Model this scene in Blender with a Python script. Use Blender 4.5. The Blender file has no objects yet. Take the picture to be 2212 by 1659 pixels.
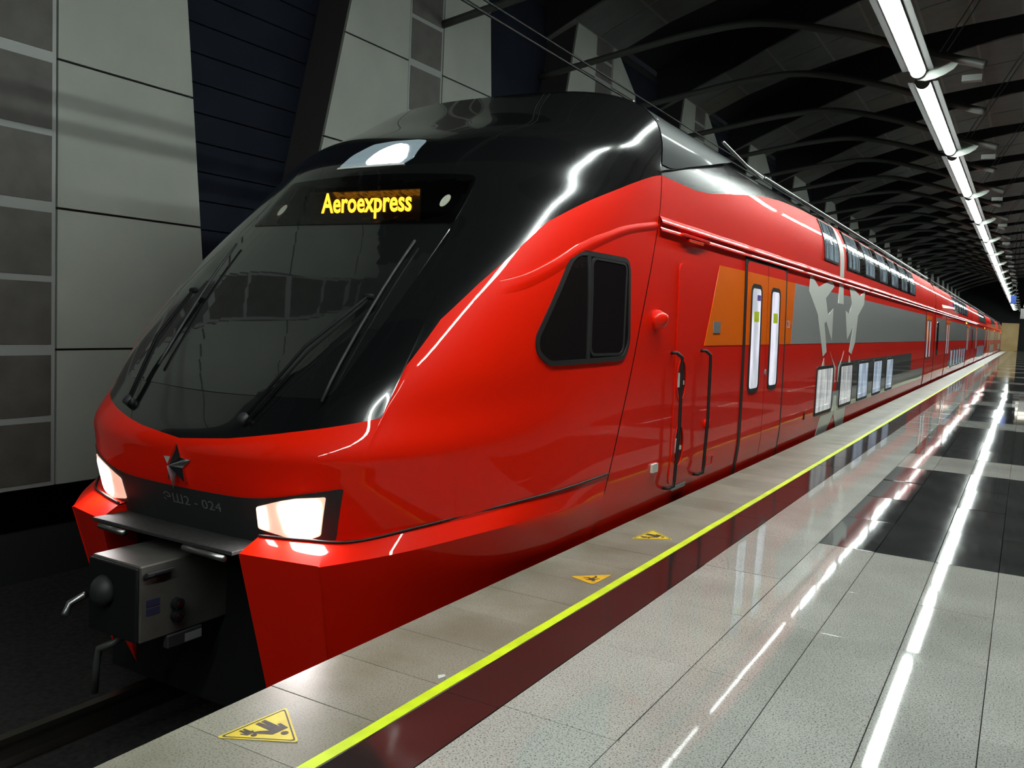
import bpy, bmesh, math, random
import numpy as np
from mathutils import Matrix, Vector
from mathutils.geometry import tessellate_polygon
random.seed(7)
scene = bpy.context.scene
COL = scene.collection
# ---------------------------------------------------------------- camera
cam_d = bpy.data.cameras.new('camera'); cam = bpy.data.objects.new('camera', cam_d); COL.objects.link(cam)
def camera_basis(yaw, pitch, roll):
    f = np.array([-math.sin(yaw)*math.cos(pitch), math.cos(yaw)*math.cos(pitch), math.sin(pitch)])
    r = np.array([math.cos(yaw), math.sin(yaw), 0.0]); u = np.cross(r, f)
    c, s = math.cos(roll), math.sin(roll)
    return c*r+s*u, -s*r+c*u, f
CR, CU, CF = camera_basis(math.radians(30.3434), math.radians(-4.4729), math.radians(2.6252))
cam.matrix_world = Matrix(((CR[0], CU[0], -CF[0], 0), (CR[1], CU[1], -CF[1], 0), (CR[2], CU[2], -CF[2], 1.6), (0, 0, 0, 1)))
cam_d.sensor_fit = 'HORIZONTAL'; cam_d.sensor_width = 36; cam_d.lens = 1882.09/2212*36
cam_d.clip_start = .05; cam_d.clip_end = 500
scene.camera = cam
# ---------------------------------------------------------------- world, exposure
w = bpy.data.worlds.new('station_dark'); scene.world = w; w.use_nodes = True
w.node_tree.nodes['Background'].inputs[0].default_value = (.5, .6, .7, 1)
w.node_tree.nodes['Background'].inputs[1].default_value = 0.0025
vs = scene.view_settings
vs.view_transform = 'Standard'; vs.look = 'None'; vs.gamma = 1; vs.use_curve_mapping = False; vs.exposure = 2.3
TUBE_POWER = 13.0
HEAD_POWER = 9.0
# ---------------------------------------------------------------- materials
def mat(name, col=(.5,.5,.5), rough=.5, metal=0, spec=.5, coat=0, coat_rough=.03, emit=None, power=0):
    m = bpy.data.materials.new(name); m.use_nodes = True
    b = m.node_tree.nodes['Principled BSDF']
    b.inputs['Base Color'].default_value = (*col, 1); b.inputs['Roughness'].default_value = rough
    b.inputs['Metallic'].default_value = metal; b.inputs['Specular IOR Level'].default_value = spec
    b.inputs['Coat Weight'].default_value = coat; b.inputs['Coat Roughness'].default_value = coat_rough
    if emit: b.inputs['Emission Color'].default_value = (*emit, 1); b.inputs['Emission Strength'].default_value = power
    return m
def nodes(m): return m.node_tree.nodes, m.node_tree.links, m.node_tree.nodes['Principled BSDF']
def noise_mix(m, c1, c2, scale, lo, hi, detail=4, kind='noise', stretch=None, rough=None):
    n, l, b = nodes(m)
    geo = n.new('ShaderNodeNewGeometry'); src = geo.outputs['Position']
    if stretch:
        mp = n.new('ShaderNodeMapping'); mp.inputs['Scale'].default_value = stretch; l.new(src, mp.inputs[0]); src = mp.outputs[0]
    if kind == 'noise':
        t = n.new('ShaderNodeTexNoise'); t.inputs['Scale'].default_value = scale; t.inputs['Detail'].default_value = detail; out = t.outputs['Fac']
    else:
        t = n.new('ShaderNodeTexVoronoi'); t.inputs['Scale'].default_value = scale; out = t.outputs['Distance']
    l.new(src, t.inputs['Vector'])
    r = n.new('ShaderNodeValToRGB'); r.color_ramp.elements[0].position = lo; r.color_ramp.elements[1].position = hi
    r.color_ramp.elements[0].color = (*c1, 1); r.color_ramp.elements[1].color = (*c2, 1)
    l.new(out, r.inputs[0]); l.new(r.outputs[0], b.inputs['Base Color'])
    if rough:
        q = n.new('ShaderNodeMapRange'); q.inputs['To Min'].default_value = rough[0]; q.inputs['To Max'].default_value = rough[1]
        l.new(out, q.inputs[0]); l.new(q.outputs[0], b.inputs['Roughness'])
    return m
M = {}
def granite(name, base, dark, rough, spec=.5, soil=None):
    m = mat(name, base, rough, spec=spec); n, l, b = nodes(m)
    geo = n.new('ShaderNodeNewGeometry')
    a = n.new('ShaderNodeTexNoise'); a.inputs['Scale'].default_value = 130; a.inputs['Detail'].default_value = 6; l.new(geo.outputs['Position'], a.inputs['Vector'])
    r = n.new('ShaderNodeValToRGB'); e = r.color_ramp.elements
    e[0].position = .34; e[0].color = (*dark, 1); e[1].position = .47; e[1].color = (*base, 1)
    x = e.new(.7); x.color = tuple(min(1, c*1.18) for c in base)+(1,)
    l.new(a.outputs['Fac'], r.inputs[0])
    big = n.new('ShaderNodeTexNoise'); big.inputs['Scale'].default_value = 1.6; big.inputs['Detail'].default_value = 5; l.new(geo.outputs['Position'], big.inputs['Vector'])
    mr = n.new('ShaderNodeMapRange'); mr.inputs['From Min'].default_value = .3; mr.inputs['From Max'].default_value = .7
    mr.inputs['To Min'].default_value = .86; mr.inputs['To Max'].default_value = 1.1; l.new(big.outputs['Fac'], mr.inputs[0])
    mx = n.new('ShaderNodeMix'); mx.data_type = 'RGBA'; mx.blend_type = 'MULTIPLY'; mx.inputs[0].default_value = 1
    l.new(r.outputs[0], mx.inputs[6]); l.new(mr.outputs[0], mx.inputs[7]); last = mx.outputs[2]
    if soil:
        so = n.new('ShaderNodeTexNoise'); so.inputs['Scale'].default_value = 2.6; so.inputs['Detail'].default_value = 8; l.new(geo.outputs['Position'], so.inputs['Vector'])
        sr = n.new('ShaderNodeValToRGB'); sr.color_ramp.elements[0].position = .42; sr.color_ramp.elements[1].position = .72
        l.new(so.outputs['Fac'], sr.inputs[0])
        m2 = n.new('ShaderNodeMix'); m2.data_type = 'RGBA'; m2.inputs[7].default_value = (*soil, 1)
        sc = n.new('ShaderNodeMath'); sc.operation = 'MULTIPLY'; sc.inputs[1].default_value = .6; l.new(sr.outputs[0], sc.inputs[0])
        l.new(sc.outputs[0], m2.inputs[0]); l.new(last, m2.inputs[6]); last = m2.outputs[2]
    oi = n.new('ShaderNodeObjectInfo'); om = n.new('ShaderNodeMapRange'); om.inputs['To Min'].default_value = .93; om.inputs['To Max'].default_value = 1.06; l.new(oi.outputs['Random'], om.inputs[0])
    m3 = n.new('ShaderNodeMix'); m3.data_type = 'RGBA'; m3.blend_type = 'MULTIPLY'; m3.inputs[0].default_value = 1
    l.new(last, m3.inputs[6]); l.new(om.outputs[0], m3.inputs[7]); last = m3.outputs[2]
    l.new(last, b.inputs['Base Color'])
    return m
M['tile_white'] = granite('pale_granite', (.46,.46,.425), (.14,.14,.13), .035, .33)
M['tile_dark'] = granite('dark_granite', (.042,.045,.046), (.02,.02,.02), .05, .5)
M['edge'] = granite('platform_edge_granite', (.29,.275,.225), (.13,.12,.09), .38, .45, soil=(.14,.125,.075))
M['border'] = granite('brown_border_granite', (.030,.020,.019), (.012,.01,.01), .10, .5)
M['joint'] = mat('joint_grout', (.09,.085,.075), .8)
M['concrete'] = noise_mix(mat('concrete', rough=.9), (.035,.035,.034), (.09,.088,.082), 3, .3, .75, 8)
M['ballast'] = noise_mix(mat('ballast', rough=.95), (.006,.006,.006), (.028,.027,.025), 22, .35, .7, 6)
M['rail'] = mat('rail_steel', (.25,.23,.21), .35, 1)
M['yellow'] = noise_mix(mat('yellow_tape', rough=.45), (.60,.74,.01), (.80,.98,.012), 5, .3, .6, 6)
M['sign_yellow'] = noise_mix(mat('yellow_sticker', rough=.45), (.72,.50,.02), (.90,.70,.03), 9, .3, .6, 5)
M['sign_amber'] = noise_mix(mat('amber_sticker', rough=.5), (.62,.32,.01), (.85,.50,.012), 9, .3, .6, 5)
M['print_black'] = noise_mix(mat('black_print', rough=.5), (.02,.014,.012), (.06,.04,.035), 30, .4, .7, 3)
M['paper'] = mat('white_scrap', (.75,.75,.72), .7)
M['red'] = mat('red_paint', (.88,.012,.001), .45, spec=.08, coat=.5, coat_rough=.015)
M['orange'] = mat('orange_paint', (1.0,.165,.0), .45, spec=.08, coat=.4, coat_rough=.03)
M['grey_livery'] = mat('grey_livery', (.44,.435,.43), .38, spec=.4, coat=.8, coat_rough=.04)
M['silver_livery'] = mat('silver_livery', (.85,.85,.80), .4, spec=.3, coat=.4, coat_rough=.05)
M['dark_livery'] = mat('dark_grey_livery', (.07,.068,.065), .4, spec=.4, coat=.8, coat_rough=.04)
M['black'] = mat('black_gloss_paint', (.0045,.0045,.005), .18, spec=.5, coat=1, coat_rough=.015)
M['roof'] = mat('dark_roof_paint', (.005,.0055,.0055), .25, spec=.2, coat=.9, coat_rough=.03)
M['fairing'] = mat('grey_roof_fairing', (.014,.019,.019), .5, spec=.15, coat=.10, coat_rough=.08)
M['glass'] = mat('tinted_glass', (.008,.009,.009), .04, spec=.75, coat=1, coat_rough=.01)
def clear_glass(name, tint):
    m = bpy.data.materials.new(name); m.use_nodes = True; n, l = m.node_tree.nodes, m.node_tree.links; n.clear()
    o = n.new('ShaderNodeOutputMaterial'); mx = n.new('ShaderNodeMixShader'); fr = n.new('ShaderNodeFresnel'); fr.inputs[0].default_value = 1.5
    t = n.new('ShaderNodeBsdfTransparent'); t.inputs[0].default_value = (*tint, 1); g = n.new('ShaderNodeBsdfGlossy'); g.inputs['Roughness'].default_value = .02
    l.new(fr.outputs[0], mx.inputs[0]); l.new(t.outputs[0], mx.inputs[1]); l.new(g.outputs[0], mx.inputs[2]); l.new(mx.outputs[0], o.inputs[0]); return m
M['clear_glass'] = clear_glass('tinted_clear_glass', (.72,.72,.72))
M['side_glass'] = mat('dark_side_glass', (.012,.008,.008), .05, spec=.7, coat=1, coat_rough=.015)
M['rubber'] = mat('black_rubber', (.012,.011,.011), .55)
M['black_matt'] = mat('matt_black', (.005,.005,.0055), .75, spec=.25)
M['dark_plastic'] = mat('dark_grey_plastic', (.022,.022,.024), .55)
M['step_grey'] = noise_mix(mat('step_grip', rough=.7), (.018,.018,.018), (.035,.034,.033), 60, .4, .6, 2)
M['coupler'] = noise_mix(mat('coupler_steel', rough=.45, metal=.3), (.075,.072,.066), (.11,.105,.095), 8, .3, .7, 6)
M['chrome'] = mat('chrome', (.62,.62,.62), .08, 1)
M['bar_steel'] = mat('brushed_bar', (.35,.35,.35), .35, 1)
M['white'] = mat('white_plastic', (.75,.74,.70), .5)
M['plate'] = mat('metal_plate', (.42,.42,.44), .4, .6)
M['blue_label'] = mat('dark_blue_label', (.02,.022,.06), .5)
M['pocket_shade'] = mat('pocket_shade_red', (.16,.004,.002), .5)  # body red darkened: shade inside the step pockets put into the colour
M['purple'] = mat('violet_notice', (.16,.08,.42), .5)
M['lime'] = mat('lime_sticker', (.72,.80,.03), .5)
M['marker'] = mat('pale_marker', (.42,.42,.34), .5)
M['grey_text'] = mat('grey_lettering', (.16,.16,.16), .5)
M['headlamp'] = mat('headlamp_glow', (1,1,1), .2, emit=(1,.95,.95), power=HEAD_POWER)
M['headlamp_side'] = mat('position_lamp_glow', (1,.8,.6), .2, emit=(1,.50,.38), power=.16)
M['roof_lamp'] = mat('roof_lamp_glow', (1,1,1), .2, emit=(.96,.98,1), power=7)
M['reflector'] = mat('lamp_reflector', (.45,.55,.60), .22, .8, emit=(.45,.6,.66), power=.07)
M['led'] = mat('amber_led', (1,.5,.05), .4, emit=(1,.36,.015), power=1.3)
M['led_far'] = mat('amber_led_far', (1,.4,.05), .4, emit=(1,.35,.03), power=.8)
M['led_back'] = mat('led_panel_black', (.012,.006,.003), .3, coat=.6)
M['tube'] = mat('fluorescent_tube', (1,1,1), .4, emit=(.90,1,.95), power=TUBE_POWER)
M['tube_end'] = mat('tube_collar', (.20,.21,.20), .4, .7)
M['wing'] = mat('dark_cutoff_wing', (.03,.03,.03), .6)  # dark finish for the added light-blocking wings
M['pipe'] = mat('grey_pipe', (.075,.078,.072), .45, .3)
M['fin'] = mat('grey_fin', (.20,.22,.20), .45, .2)
def lit_pane(name, c1, c2, strength, scale=(1,1,1)):
    m = mat(name, (.05,.05,.055), .05, spec=.6, coat=1, coat_rough=.01); n, l, b = nodes(m)
    geo = n.new('ShaderNodeNewGeometry'); mp = n.new('ShaderNodeMapping'); mp.inputs['Scale'].default_value = scale; l.new(geo.outputs['Position'], mp.inputs[0])
    t = n.new('ShaderNodeTexNoise'); t.inputs['Scale'].default_value = 2.2; t.inputs['Detail'].default_value = 3; l.new(mp.outputs[0], t.inputs['Vector'])
    r = n.new('ShaderNodeValToRGB'); r.color_ramp.elements[0].position = .38; r.color_ramp.elements[1].position = .58
    r.color_ramp.elements[0].color = (*c1, 1); r.color_ramp.elements[1].color = (*c2, 1); l.new(t.outputs['Fac'], r.inputs[0])
    l.new(r.outputs[0], b.inputs['Emission Color']); b.inputs['Emission Strength'].default_value = strength
    return m
M['pane_door'] = lit_pane('lit_door_pane', (.40,.42,.46), (.70,.70,.80), .34, (1,2.2,.6))
M['pane_low'] = lit_pane('lit_lower_pane', (.26,.27,.28), (.50,.52,.50), .32, (1,3.4,.7))
M['pane_low_blue'] = lit_pane('lit_lower_pane_bluish', (.20,.26,.34), (.46,.55,.66), .32, (1,3.4,.7))
M['pane_up'] = lit_pane('lit_upper_pane', (.008,.012,.014), (.16,.22,.25), .4, (1,3.6,.6))
M['col_panel'] = noise_mix(mat('pale_column_cladding', rough=.62, spec=.3), (.28,.296,.266), (.33,.342,.305), 1.2, .3, .7, 5)
M['col_mesh'] = noise_mix(mat('brown_grey_mesh', rough=.6), (.06,.055,.049), (.09,.084,.076), 4, .3, .7, 8)
M['col_frame'] = mat('cladding_frame', (.26,.27,.26), .4)
M['col_side'] = mat('column_side', (.045,.043,.040), .6)
M['navy'] = noise_mix(mat('navy_board', rough=.85, spec=.15), (.007,.009,.017), (.011,.014,.024), 2, .3, .7, 4)
M['wall_dark'] = mat('dark_wall', (.012,.012,.014), .8)
M['vault_dark'] = mat('dark_vault', (.008,.008,.009), .85)
M['rib_panel'] = noise_mix(mat('grey_rib_panel', rough=.55), (.075,.080,.078), (.11,.117,.112), 2.0, .3, .7, 6)
M['rib_panel_b'] = noise_mix(mat('olive_rib_panel', rough=.55), (.07,.066,.052), (.10,.096,.075), 2.0, .3, .7, 6)
M['rib_side'] = mat('rib_side', (.020,.020,.021), .7)
M['rib_frame'] = mat('rib_frame', (.15,.15,.138), .5)
M['box_grey'] = mat('grey_box', (.32,.33,.34), .5)
M['tan'] = noise_mix(mat('tan_end_wall', rough=.6), (.70,.46,.20), (.85,.60,.28), .8, .3, .7, 4)
M['blue_sign'] = mat('blue_sign', (.03,.08,.35), .5, emit=(.10,.22,.8), power=.01)
M['lit_sign'] = mat('lit_sign', (1,.95,.8), .5, emit=(1,.93,.75), power=.6)
M['wire'] = mat('black_wire', (.01,.01,.01), .6)
# ---------------------------------------------------------------- object helpers
def link(name, me, m, parent=None, smooth=False):
    o = bpy.data.objects.new(name, me); COL.objects.link(o)
    if m is not None and not me.materials: me.materials.append(M[m] if isinstance(m, str) else m)
    if smooth:
        me.polygons.foreach_set('use_smooth', [True]*len(me.polygons))
        me.update()
    if parent is not None:
        o.parent = parent
        o.location = tuple(-c for c in parent.location) if parent.parent is None and parent.get('anchor') else (0, 0, 0)
    return o
def mesh(name, verts, faces):
    me = bpy.data.meshes.new(name); me.from_pydata([tuple(map(float, v)) for v in verts], [], faces); me.update(); return me
def thing(name, label, cat, loc, group=None, kind=None):
    """An Empty at the thing's base; its parts are modelled in the frame the Empty's offset is taken out of."""
    o = bpy.data.objects.new(name, None); COL.objects.link(o); o.location = loc; o['anchor'] = 1
    o['label'] = label
    if cat: o['category'] = cat
    if group: o['group'] = group
    if kind: o['kind'] = kind
    return o
def tag(o, label, cat=None, group=None, kind=None):
    o['label'] = label
    if cat: o['category'] = cat
    if group: o['group'] = group
    if kind: o['kind'] = kind
    return o
def copy_tree(o, parent=None):
    c = o.copy(); COL.objects.link(c)
    if parent is not None: c.parent = parent
    for ch in list(o.children): copy_tree(ch, c)
    return c
def box_vf(x0, x1, y0, y1, z0, z1):
    v = [(x, y, z) for z in (z0, z1) for y in (y0, y1) for x in (x0, x1)]
    f = [(0,2,3,1), (4,5,7,6), (0,1,5,4), (2,6,7,3), (0,4,6,2), (1,3,7,5)]
    return v, f
def bevel_box(name, x0, x1, y0, y1, z0, z1, b=.004):
    bm = bmesh.new(); v, f = box_vf(x0, x1, y0, y1, z0, z1); vs_ = [bm.verts.new(p) for p in v]
    for q in f: bm.faces.new([vs_[i] for i in q])
    if b: bmesh.ops.bevel(bm, geom=bm.edges[:], offset=b, segments=1, affect='EDGES')
    me = bpy.data.meshes.new(name); bm.to_mesh(me); bm.free(); return me
def box(name, x0, x1, y0, y1, z0, z1, m, parent=None, b=0):
    return link(name, bevel_box(name, x0, x1, y0, y1, z0, z1, b), m, parent)
def joined(name, parts):
    V, Fa = [], []
    for v, f in parts:
        o = len(V); V += list(v); Fa += [tuple(i+o for i in q) for q in f]
    return mesh(name, V, Fa)
def tube_vf(pts, r, n=10, caps=True):
    pts = [Vector(p) for p in pts]; V, Fa = [], []; up = None
    for i, p in enumerate(pts):
        d = (pts[min(i+1, len(pts)-1)]-pts[max(i-1, 0)]).normalized()
        if up is None: up = Vector((0,0,1)) if abs(d.z) < .9 else Vector((1,0,0))
        a = d.cross(up).normalized(); b = a.cross(d).normalized(); up = b
        rr = r[i] if isinstance(r, (list, tuple)) else r
        for k in range(n):
            t = 2*math.pi*k/n; V.append(p+a*math.cos(t)*rr+b*math.sin(t)*rr)
    for i in range(len(pts)-1):
        for k in range(n): Fa.append((i*n+k, i*n+(k+1) % n, (i+1)*n+(k+1) % n, (i+1)*n+k))
    if caps: Fa.append(tuple(range(n-1, -1, -1))); Fa.append(tuple(range((len(pts)-1)*n, len(pts)*n)))
    return [tuple(v) for v in V], Fa
def tube(name, pts, r, m, parent=None, n=10):
    v, f = tube_vf(pts, r, n); return link(name, mesh(name, v, f), m, parent, True)
def spline(pts, n):
    pts = [np.array(p, float) for p in pts]; out = []
    for i in range(len(pts)-1):
        p1, p2 = pts[i], pts[i+1]; p0 = pts[i-1] if i else 2*p1-p2; p3 = pts[i+2] if i+2 < len(pts) else 2*p2-p1
        for t in np.linspace(0, 1, n, endpoint=False):
            out.append(.5*(2*p1+(-p0+p2)*t+(2*p0-5*p1+4*p2-p3)*t*t+(-p0+3*p1-3*p2+p3)*t**3))
    out.append(pts[-1]); return out
def extrude_vf(poly, axis, a0, a1):
    """A flat polygon (two coordinates) given thickness along an axis (0, 1 or 2)."""
    def put(p, a):
        q = [p[0], p[1]]; q.insert(axis, a); return tuple(q)
    n = len(poly); V = [put(p, a0) for p in poly]+[put(p, a1) for p in poly]
    Fa = [(i, (i+1) % n, n+(i+1) % n, n+i) for i in range(n)]
    tri = tessellate_polygon([[Vector((p[0], p[1], 0)) for p in poly]])
    for t in tri: Fa.append(tuple(t)); Fa.append(tuple(n+i for i in reversed(t)))
    return V, Fa
def fix_normals(me):
    bm = bmesh.new(); bm.from_mesh(me); bmesh.ops.recalc_face_normals(bm, faces=bm.faces[:]); bm.to_mesh(me); bm.free(); return me
def plate(name, poly, axis, a0, a1, m, parent=None):
    v, f = extrude_vf(poly, axis, a0, a1); return link(name, fix_normals(mesh(name, v, f)), m, parent)
def round_poly(pts, r, n=6):
    """Rounds the corners of a polygon; r one radius or one for each corner."""
    out = []; k = len(pts)
    for i in range(k):
        p0, p, p1 = np.array(pts[i-1], float), np.array(pts[i], float), np.array(pts[(i+1) % k], float)
        rr = r[i] if isinstance(r, (list, tuple)) else r
        a, b = p0-p, p1-p; la, lb = np.linalg.norm(a), np.linalg.norm(b)
        d = min(rr, la*.45, lb*.45)
        q0, q1 = p+a/la*d, p+b/lb*d
        for t in np.linspace(0, 1, n): out.append(tuple((1-t)**2*q0+2*t*(1-t)*p+t*t*q1))
    return out
def rrect(a0, a1, b0, b1, r, n=6): return round_poly([(a0,b0), (a1,b0), (a1,b1), (a0,b1)], r, n)
def inset(poly, d):
    p = np.array(poly); k = len(p); area = sum(p[i][0]*p[(i+1) % k][1]-p[(i+1) % k][0]*p[i][1] for i in range(k)); s = 1 if area > 0 else -1
    out = []
    for i in range(k):
        e0 = p[i]-p[i-1]; e1 = p[(i+1) % k]-p[i]
        n0 = np.array([-e0[1], e0[0]])*s/(np.linalg.norm(e0)+1e-9); n1 = np.array([-e1[1], e1[0]])*s/(np.linalg.norm(e1)+1e-9)
        m_ = n0+n1; m_ /= np.linalg.norm(m_)+1e-9; c = max(.5, float(m_@n0)); out.append(tuple(p[i]+m_*d/c))
    return out
def conform(name, poly, mapper, m, parent=None, off=.003, depth=.006, step=.12, holes=(), smooth=True, zstep=None):
    """Lays a flat outline (optionally with holes) onto a curved body and gives it thickness."""
    loops = [[Vector((p[0], p[1], 0)) for p in poly]]+[[Vector((p[0], p[1], 0)) for p in h] for h in holes]
    flat = [v for lo in loops for v in lo]; tri = tessellate_polygon(loops)
    bm = bmesh.new(); bv = [bm.verts.new(v) for v in flat]
    for t in tri:
        try: bm.faces.new([bv[i] for i in t])
        except ValueError: pass
    A = [v.x for v in flat]; B = [v.y for v in flat]
    sa, sb_ = step, (zstep or min(step, .07 if mapper is globals().get('side_map') else step))
    for lo, hi, no in ((min(A), max(A), (1,0,0)), (min(B), max(B), (0,1,0))):
        step = sa if no[0] else sb_
        k = math.ceil((lo+1e-4)/step)
        while k*step < hi-1e-4:
            co = (k*step, 0, 0) if no[0] else (0, k*step, 0)
            bmesh.ops.bisect_plane(bm, geom=bm.verts[:]+bm.edges[:]+bm.faces[:], plane_co=co, plane_no=no, dist=1e-5); k += 1
    bmesh.ops.triangulate(bm, faces=bm.faces[:])
    be = [e for e in bm.edges if e.is_boundary]
    ret = bmesh.ops.extrude_edge_only(bm, edges=be)
    for g in ret['geom']:
        if isinstance(g, bmesh.types.BMVert): g.co.z = -1
    top = [f for f in bm.faces if all(v.co.z > -.5 for v in f.verts)]
    ref = None
    for v in bm.verts:
        p, n = mapper(v.co.x, v.co.y); o = off if v.co.z > -.5 else off-depth
        if ref is None: ref = {}
        ref[v] = n; v.co = Vector(p)+Vector(n)*o
    bm.normal_update()
    s = sum(f.normal.dot(Vector(ref[f.verts[0]])) for f in top[:20])
    bmesh.ops.recalc_face_normals(bm, faces=bm.faces[:]); bm.normal_update()
    if sum(f.normal.dot(Vector(ref[f.verts[0]])) for f in top[:20]) < 0: bmesh.ops.reverse_faces(bm, faces=bm.faces[:])
    tops = set(f.index for f in top)
    me = bpy.data.meshes.new(name); bm.to_mesh(me); bm.free()
    return link(name, me, m, parent)
def text_flat(s, bold=0):
    cu = bpy.data.curves.new('txt', 'FONT'); cu.body = s; cu.offset = bold; cu.resolution_u = 3; cu.align_x = 'CENTER'
    o = bpy.data.objects.new('txt', cu); COL.objects.link(o)
    dg = bpy.context.evaluated_depsgraph_get(); dg.update()
    me = bpy.data.meshes.new_from_object(o.evaluated_get(dg)); bpy.data.objects.remove(o); bpy.data.curves.remove(cu)
    return me
def text_on(name, s, ca, cb, width, height, mapper, m, parent, off=.004, flip=False, bold=0):
    """Lettering printed on a body: width x height box centred at (ca, cb) of the mapper's plane."""
    me = text_flat(s, bold); V = np.array([v.co[:] for v in me.vertices])
    lo, hi = V.min(0), V.max(0)
    bm = bmesh.new(); bm.from_mesh(me)
    for i in range(1, 40):
        bmesh.ops.bisect_plane(bm, geom=bm.verts[:]+bm.edges[:]+bm.faces[:], plane_co=(lo[0]+(hi[0]-lo[0])*i/40, 0, 0), plane_no=(1,0,0), dist=1e-6)
    for i in range(1, 6):
        bmesh.ops.bisect_plane(bm, geom=bm.verts[:]+bm.edges[:]+bm.faces[:], plane_co=(0, lo[1]+(hi[1]-lo[1])*i/6, 0), plane_no=(0,1,0), dist=1e-6)
    bmesh.ops.triangulate(bm, faces=bm.faces[:]); bm.to_mesh(me); bm.free()
    for v in me.vertices:
        a = ((v.co.x-lo[0])/(hi[0]-lo[0])-.5)*width*(-1 if flip else 1); b = ((v.co.y-lo[1])/(hi[1]-lo[1])-.5)*height
        p, n = mapper(ca+a, cb+b); v.co = Vector(p)+Vector(n)*off
    me.update(); return link(name, me, m, parent)
# ---- train body shape (car-local: X across, platform side positive; Y along the train; Z above the platform)
PROF_W = np.array([(-.95,1.60),(-.6,1.645),(0,1.712),(.20,1.738),(.30,1.746),(.4,1.747),(.8,1.745),(1.4,1.735),(2.0,1.718),(2.43,1.70),(2.7,1.694),(2.85,1.684),(2.95,1.666),(3.05,1.636)])
def wside(z):
    return np.interp(z, PROF_W[:,0], PROF_W[:,1])
#        yc    zc    ys    zs    n
KN = np.array([
 (3.640, .18, 6.06, .36, 3.3),
 (3.565, .45, 6.18, .62, 3.3),
 (3.540, .62, 6.27, .83, 3.35),
 (3.545, .76, 6.36, 1.02,3.45),
 (3.70,  .95, 6.46, 1.25,3.55),
 (3.97, 1.25, 6.58, 1.55,4.1),
 (4.48, 1.77, 6.76, 1.97,4.5),
 (5.03, 2.28, 6.94, 2.43,4.2),
 (5.25, 2.56, 6.97, 2.65,3.3),
 (5.42, 2.78, 6.99, 2.82,2.85),
 (5.78, 3.02, 7.00, 2.87,2.9),
 (6.38, 3.29, 7.00, 2.90,3.0),
 (7.00, 3.62,7.00, 2.92,3.1)])
def _smooth_knots(v):
    # piecewise-cubic (monotone-ish Catmull-Rom) through the knots
    k = np.clip(v,0,1)*(len(KN)-1); i=int(min(k,len(KN)-2)); t=k-i
    p1,p2=KN[i],KN[i+1]; p0=KN[i-1] if i>0 else 2*p1-p2; p3=KN[i+2] if i+2<len(KN) else 2*p2-p1
    return .5*((2*p1)+(-p0+p2)*t+(2*p0-5*p1+4*p2-p3)*t*t+(-p0+3*p1-3*p2+p3)*t**3)
def nose_row(v, us):
    yc,zc,ys,zs,n=_smooth_knots(v); w=float(wside(zs))
    th=np.linspace(0,np.pi/2,600)
    a=np.sin(th)**(2/n); b=np.cos(th)**(2/n)
    X=w*a; Y=ys-(ys-yc)*b; Z=zs+(zc-zs)*b
    s=np.concatenate([[0],np.cumsum(np.sqrt(np.diff(X)**2+np.diff(Y)**2+np.diff(Z)**2))]); s/=s[-1]
    au=np.abs(us)
    return np.stack([np.sign(us)*np.interp(au,s,X),np.interp(au,s,Y),np.interp(au,s,Z)],-1)
NU,NV=361,241
UG=np.linspace(-1,1,NU); VG=np.linspace(0,1,NV)
G=np.stack([nose_row(v,UG) for v in VG])      # [NV,NU,3]
_k=np.hanning(19); _k/=_k.sum(); _pad=9
_e=np.concatenate([2*G[:1]-G[_pad:0:-1],G,2*G[-1:]-G[-2:-2-_pad:-1]])
G=np.stack([np.tensordot(_k,_e[i:i+19],(0,0)) for i in range(NV)])
_du=np.gradient(G,axis=1); _dv=np.gradient(G,axis=0)
GN=np.cross(_du,_dv); GN/=np.linalg.norm(GN,axis=-1,keepdims=True)+1e-12
if GN[NV//2,NU//2,1]>0: GN=-GN
def _bil(A,u,v):
    fu=np.clip((u+1)/2*(NU-1),0,NU-1.001); fv=np.clip(v*(NV-1),0,NV-1.001); i=int(fu); j=int(fv); a=fu-i; b=fv-j
    return (A[j,i]*(1-a)+A[j,i+1]*a)*(1-b)+(A[j+1,i]*(1-a)+A[j+1,i+1]*a)*b
def nose_uv(u,v):
    n=_bil(GN,u,v); return _bil(G,u,v), n/np.linalg.norm(n)
def _inv(target,ax,mask):
    Gs=G[::4,::4]; d=(Gs[...,ax[0]]-target[0])**2+(Gs[...,ax[1]]-target[1])**2
    d=np.where(mask,d,1e9); j,i=np.unravel_index(np.argmin(d),d.shape)
    u,v=UG[i*4],VG[j*4]
    for it in range(8):
        p=_bil(G,u,v); e=np.array([target[0]-p[ax[0]],target[1]-p[ax[1]]])
        h=1e-3
        pu=(_bil(G,min(u+h,1),v)-_bil(G,max(u-h,-1),v))/(min(u+h,1)-max(u-h,-1)); pv=(_bil(G,u,min(v+h,1))-_bil(G,u,max(v-h,0)))/(min(v+h,1)-max(v-h,0))
        J=np.array([[pu[ax[0]],pv[ax[0]]],[pu[ax[1]],pv[ax[1]]]])
        try: st=np.linalg.solve(J,e)
        except Exception: break
        u=float(np.clip(u+np.clip(st[0],-.05,.05),-1,1)); v=float(np.clip(v+np.clip(st[1],-.05,.05),0,1))
    return u,v
_MF=(np.abs(UG)[None,:]*np.ones((NV,1))<.93)[::4,::4]; _MS=((UG[None,:]*np.ones((NV,1)))>.3)[::4,::4]
def front_uv(x,z):   # by front elevation
    return _inv((x,z),(0,2),_MF)
def side_uv(y,z):    # by side elevation, platform side
    return _inv((y,z),(1,2),_MS)
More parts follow.
